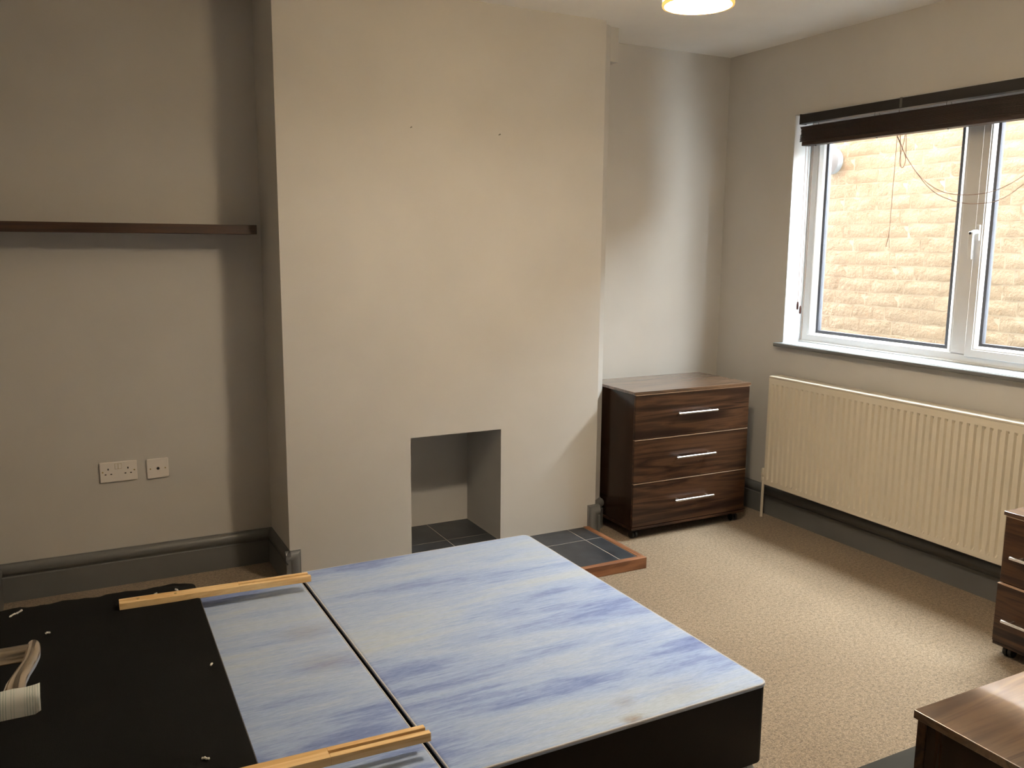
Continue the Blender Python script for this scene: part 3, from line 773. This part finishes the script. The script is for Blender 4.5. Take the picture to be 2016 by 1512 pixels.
# ================================================================== ceiling lamp
lx, ly, lz, lr = 1.612, 2.012, 2.121, 0.0968
lp = thing('pendant_lamp', 'small drum pendant lamp glowing yellow under the ceiling', 'lamp', (lx, ly, ZC))
MB().lathe((lx, ly, lz), [(lr, 0.004), (lr, 0.145), (lr - 0.002, 0.145), (lr - 0.002, 0.004), (lr, 0.004)], 48, False).build('lamp_shade', M['lamp_shade'], lp, smooth=True)
MB().lathe((lx, ly, lz), [(lr + 0.0010, -0.002), (lr + 0.0018, 0.003), (lr + 0.0010, 0.008), (lr - 0.005, 0.008), (lr - 0.005, -0.002), (lr + 0.0010, -0.002)], 48, False).build('shade_rim', M['lamp_rim'], lp, smooth=True)
MB().lathe((lx, ly, lz), [(lr - 0.0055, 0.008), (lr - 0.0055, 0.006)], 48).build('diffuser', M['lamp_glow'], lp)
MB().lathe((lx, ly, lz), [(lr - 0.0025, 0.120), (lr - 0.0025, 0.122)], 48).build('top_uplight', M['lamp_top'], lp)  # uplight in the shade's unseen top, added to brighten the ceiling
MB().tube([(lx, ly, lz + 0.122), (lx, ly, ZC - 0.02)], 0.003, 8).build('flex', M['white_plastic'], lp)
MB().lathe((lx, ly, ZC - 0.03), [(0.012, 0.0), (0.03, 0.004), (0.04, 0.02), (0.04, 0.03)], 24).build('ceiling_rose', M['white_plastic'], lp, smooth=True)

# ================================================================== door with handle, thin grey floor slab
dr = thing('door_1', 'white panelled bedroom door standing open at the left', 'door', (-0.145, YN, 0), kind='structure')
MB().box(-0.167, -0.127, YN + 0.002, YN + 0.764, 0.008, 1.985).build('door_leaf', M['door'], dr, 0.002)
hx, hy, hzz = -0.0565, 1.098, 0.998
hnd = MB()
hnd.lathe((0, 0, 0), [(0.0, 0.0), (0.0, 0.0)], 4, False)
hnd = MB().tube([(-0.127, hy, hzz), (-0.118, hy, hzz)], [0.026, 0.024], 24)
hnd.tube([(-0.120, hy, hzz), (hx + 0.004, hy, hzz)], 0.0098, 16)
# lever: flattened tapering bar sweeping back towards the hinge
def lever_ring(c, wx, hz_, n=14):
    return [(c[0] + wx * math.cos(2 * math.pi * k / n), c[1], c[2] + hz_ * math.sin(2 * math.pi * k / n)) for k in range(n)]
path = [((-0.0535, 1.113, 0.998), 0.004, 0.006), ((-0.0535, 1.110, 0.998), 0.0072, 0.0098), ((-0.0540, 1.098, 0.998), 0.0082, 0.0112), ((-0.0548, 1.082, 0.997), 0.0082, 0.0105), ((-0.0585, 1.064, 0.996), 0.0078, 0.0098),
        ((-0.0645, 1.044, 0.995), 0.0085, 0.0098), ((-0.0690, 1.022, 0.995), 0.0100, 0.0102), ((-0.0705, 0.998, 0.995), 0.0112, 0.0106), ((-0.0705, 0.984, 0.995), 0.0112, 0.0106), ((-0.0705, 0.976, 0.995), 0.0085, 0.008)]
hnd.loft([lever_ring(*p) for p in path])
hnd.build('lever_handle', M['brass_steel'], dr, smooth=True)
lab = MB()
cx0, cy0, cz0 = -0.0700, 0.9795, 0.995
pts = [(-0.095, 0.010), (-0.082, 0.0128), (-0.070, 0.0135), (-0.058, 0.0128), (-0.050, 0.0135), (-0.0448, 0.0145)]
vs = []
for (x, dz) in pts:
    vs += [(x, 0.987, 0.995 + dz * 1.05), (x, 0.9715, 0.9985 + dz * 0.3), (x, 0.962 + (0.006 if x > -0.05 else 0), 0.9865 + dz * 0.15)]
fs = []
for i in range(len(pts) - 1):
    for j in range(2): fs.append((i * 3 + j, i * 3 + 3 + j, i * 3 + 4 + j, i * 3 + 1 + j))
lab.add(vs, fs)
lo = lab.build('paper_label', M['paper'], smooth=True)
sol = lo.modifiers.new('thick', 'SOLIDIFY'); sol.thickness = 0.0004
tag(lo, 'torn printed paper label stuck over the end of the door handle', 'label')
fr_ = MB()
fr_.box(DX0 - 0.06, DX0, YN, YN + 0.0015, 0, DZ + 0.06).box(DX1, DX1 + 0.06, YN, YN + 0.015, 0, DZ + 0.06).box(DX0, DX1, YN, YN + 0.015, DZ, DZ + 0.06)
tag(fr_.build('trim_3', M['door'], bevel=0.003), 'white door architrave around the doorway', 'architrave', kind='structure')

mt = MB()
mt.loft([[(x, y, 0.001) for x, y in rrect(1.80, 2.75, 1.02, 1.560, 0.03)], [(x, y, 0.007) for x, y in rrect(1.80, 2.75, 1.02, 1.560, 0.03)], [(x, y, 0.009) for x, y in rrect(1.806, 2.744, 1.026, 1.554, 0.03)]])
mo = mt.build('grey_floor_slab', M['mat'], smooth=True)  # thin dark grey slab for an unidentified flat shape
tag(mo, 'thin dark grey slab on the carpet behind the nearest chest', 'mat')

# ================================================================== outside
XB = 4.30
ow = MB().box(XB + 0.012, XB + 0.25, 1.65, 6.5, -0.3, 2.43).box(XB + 0.012, XB + 0.25, -0.5, 1.65, -0.3, 3.4).build('wall_outside', M['brick_far'])  # unseen taller end added to keep sky light off the right alcove
tag(ow, 'cream painted brick wall of the neighbouring house outside the window, unseen tall end added to block sky', 'wall', kind='structure')
BW0, BW1, BZ0, CH = 2.12, 4.52, 0.56, 0.080
NC = 21
MB().box(XB - 0.0002, XB + 0.012, BW0, BW1, BZ0, BZ0 + NC * CH).build('mortar', M['mortar'], ow)
def brick_mesh(L, seed):
    rnd = random.Random(seed)
    nx, nz2 = max(3, int(L / 0.045)), 3
    g = 0.004
    m = MB(); vs = []
    for i in range(nx + 1):
        for j in range(nz2 + 1):
            y = -L / 2 + g + (L - 2 * g) * i / nx; z = -CH / 2 + g + (CH - 2 * g) * j / nz2
            e = (i in (0, nx)) or (j in (0, nz2))
            vs.append((-0.0025 + (0.002 if e else 0) - rnd.uniform(0, 0.0026) + (0.003 if rnd.random() < 0.10 else 0), y + rnd.uniform(-.002, .002), z + rnd.uniform(-.0018, .0018)))
    nb = len(vs)
    fs = []
    for i in range(nx):
        for j in range(nz2):
            a = i * (nz2 + 1) + j; fs.append((a, a + 1, a + nz2 + 2, a + nz2 + 1))
    rim = [i * (nz2 + 1) for i in range(nx + 1)] + [nx * (nz2 + 1) + j for j in range(1, nz2 + 1)] + [i * (nz2 + 1) + nz2 for i in range(nx - 1, -1, -1)] + [j for j in range(nz2 - 1, 0, -1)]
    for k in rim: vs.append((0.012, vs[k][1], vs[k][2]))
    n = len(rim)
    for k in range(n): fs.append((rim[k], rim[(k + 1) % n], nb + (k + 1) % n, nb + k))
    m.add(vs, fs); return m
protos = {}
def place_brick(L, yc, zc):
    key = (L, random.randrange(5))
    if key not in protos:
        o = brick_mesh(L, hash(key) % 1000).build('brick', M['brick'], ow, smooth=True); protos[key] = o
    else:
        o = protos[key].copy(); COL.objects.link(o); o.parent = ow
    o.location = (XB, yc, zc)
nb = 0
for c in range(NC):
    y = BW0; k = 0
    header = c % 4 == 1
    y_off = (0.0, 0.06, 0.118, 0.03)[c % 4]
    if y_off:
        pass
    y = BW0 - 0.118 + y_off
    while y < BW1 - 0.06:
        L = 0.118 if (header and k % 2) or random.random() < 0.10 else 0.236
        if y + L > BW0 + 0.02 and y + L < BW1 + 0.12:
            place_brick(L, y + L / 2, BZ0 + (c + 0.5) * CH); nb += 1
        y += L; k += 1
tag(MB().box(XO, XB + 0.012, -0.5, 6.5, -0.4, -0.2).build('ground', M['concrete']), 'unseen concrete passage between the two houses, made pale to bounce light indoors', 'ground', kind='structure')
cl_ = MB().box(XO, XO + 0.012, -1.3, WY0, -0.3, 5.0).box(XO, XO + 0.012, WY1, 6.5, -0.3, 5.0).box(XO, XO + 0.012, WY0, WY1, -0.3, WZ0 - 0.03).box(XO, XO + 0.012, WY0, WY1, WZ1, 5.0)
tag(cl_.build('wall_outer_absorber', M['dark_absorber']), 'unseen dark brown outer facing added to absorb light around the window', 'wall', kind='structure')  # unseen dark facing, added to cut bounce light onto the cream brick
tag(MB().box(XR + 0.02, XO, -1.3, -0.2, -0.3, 5.0).box(XR, XO, 4.2, 6.5, -0.3, 5.0).build('wall_outer_return', M['mortar']), 'rendered outer wall of the house beyond the window', 'wall', kind='structure')
fl = thing('flue_terminal', 'pale grey round flue terminal on the brick wall outside', 'flue', (XB, 3.972, 1.985))
def flue(x0, x1, r0, r1):
    return [(x0, r0), (x1, r1)]
fm = MB()
for (xa, xb_, ra, rb) in ((XB + 0.01, XB - 0.016, 0.060, 0.060), (XB - 0.016, XB - 0.050, 0.078, 0.084)):
    fm.tube([(xa, 3.985, 1.985), (xb_, 3.985, 1.985)], [ra, rb], 32)
fm.build('flue_pipe', M['grey_plastic'], fl, smooth=True)
fm = MB().tube([(XB - 0.050, 3.985, 1.985), (XB - 0.058, 3.985, 1.985), (XB - 0.062, 3.985, 1.985)], [0.084, 0.082, 0.070], 32)
fm.build('end_cover', M['grey_plastic'], fl, smooth=True)
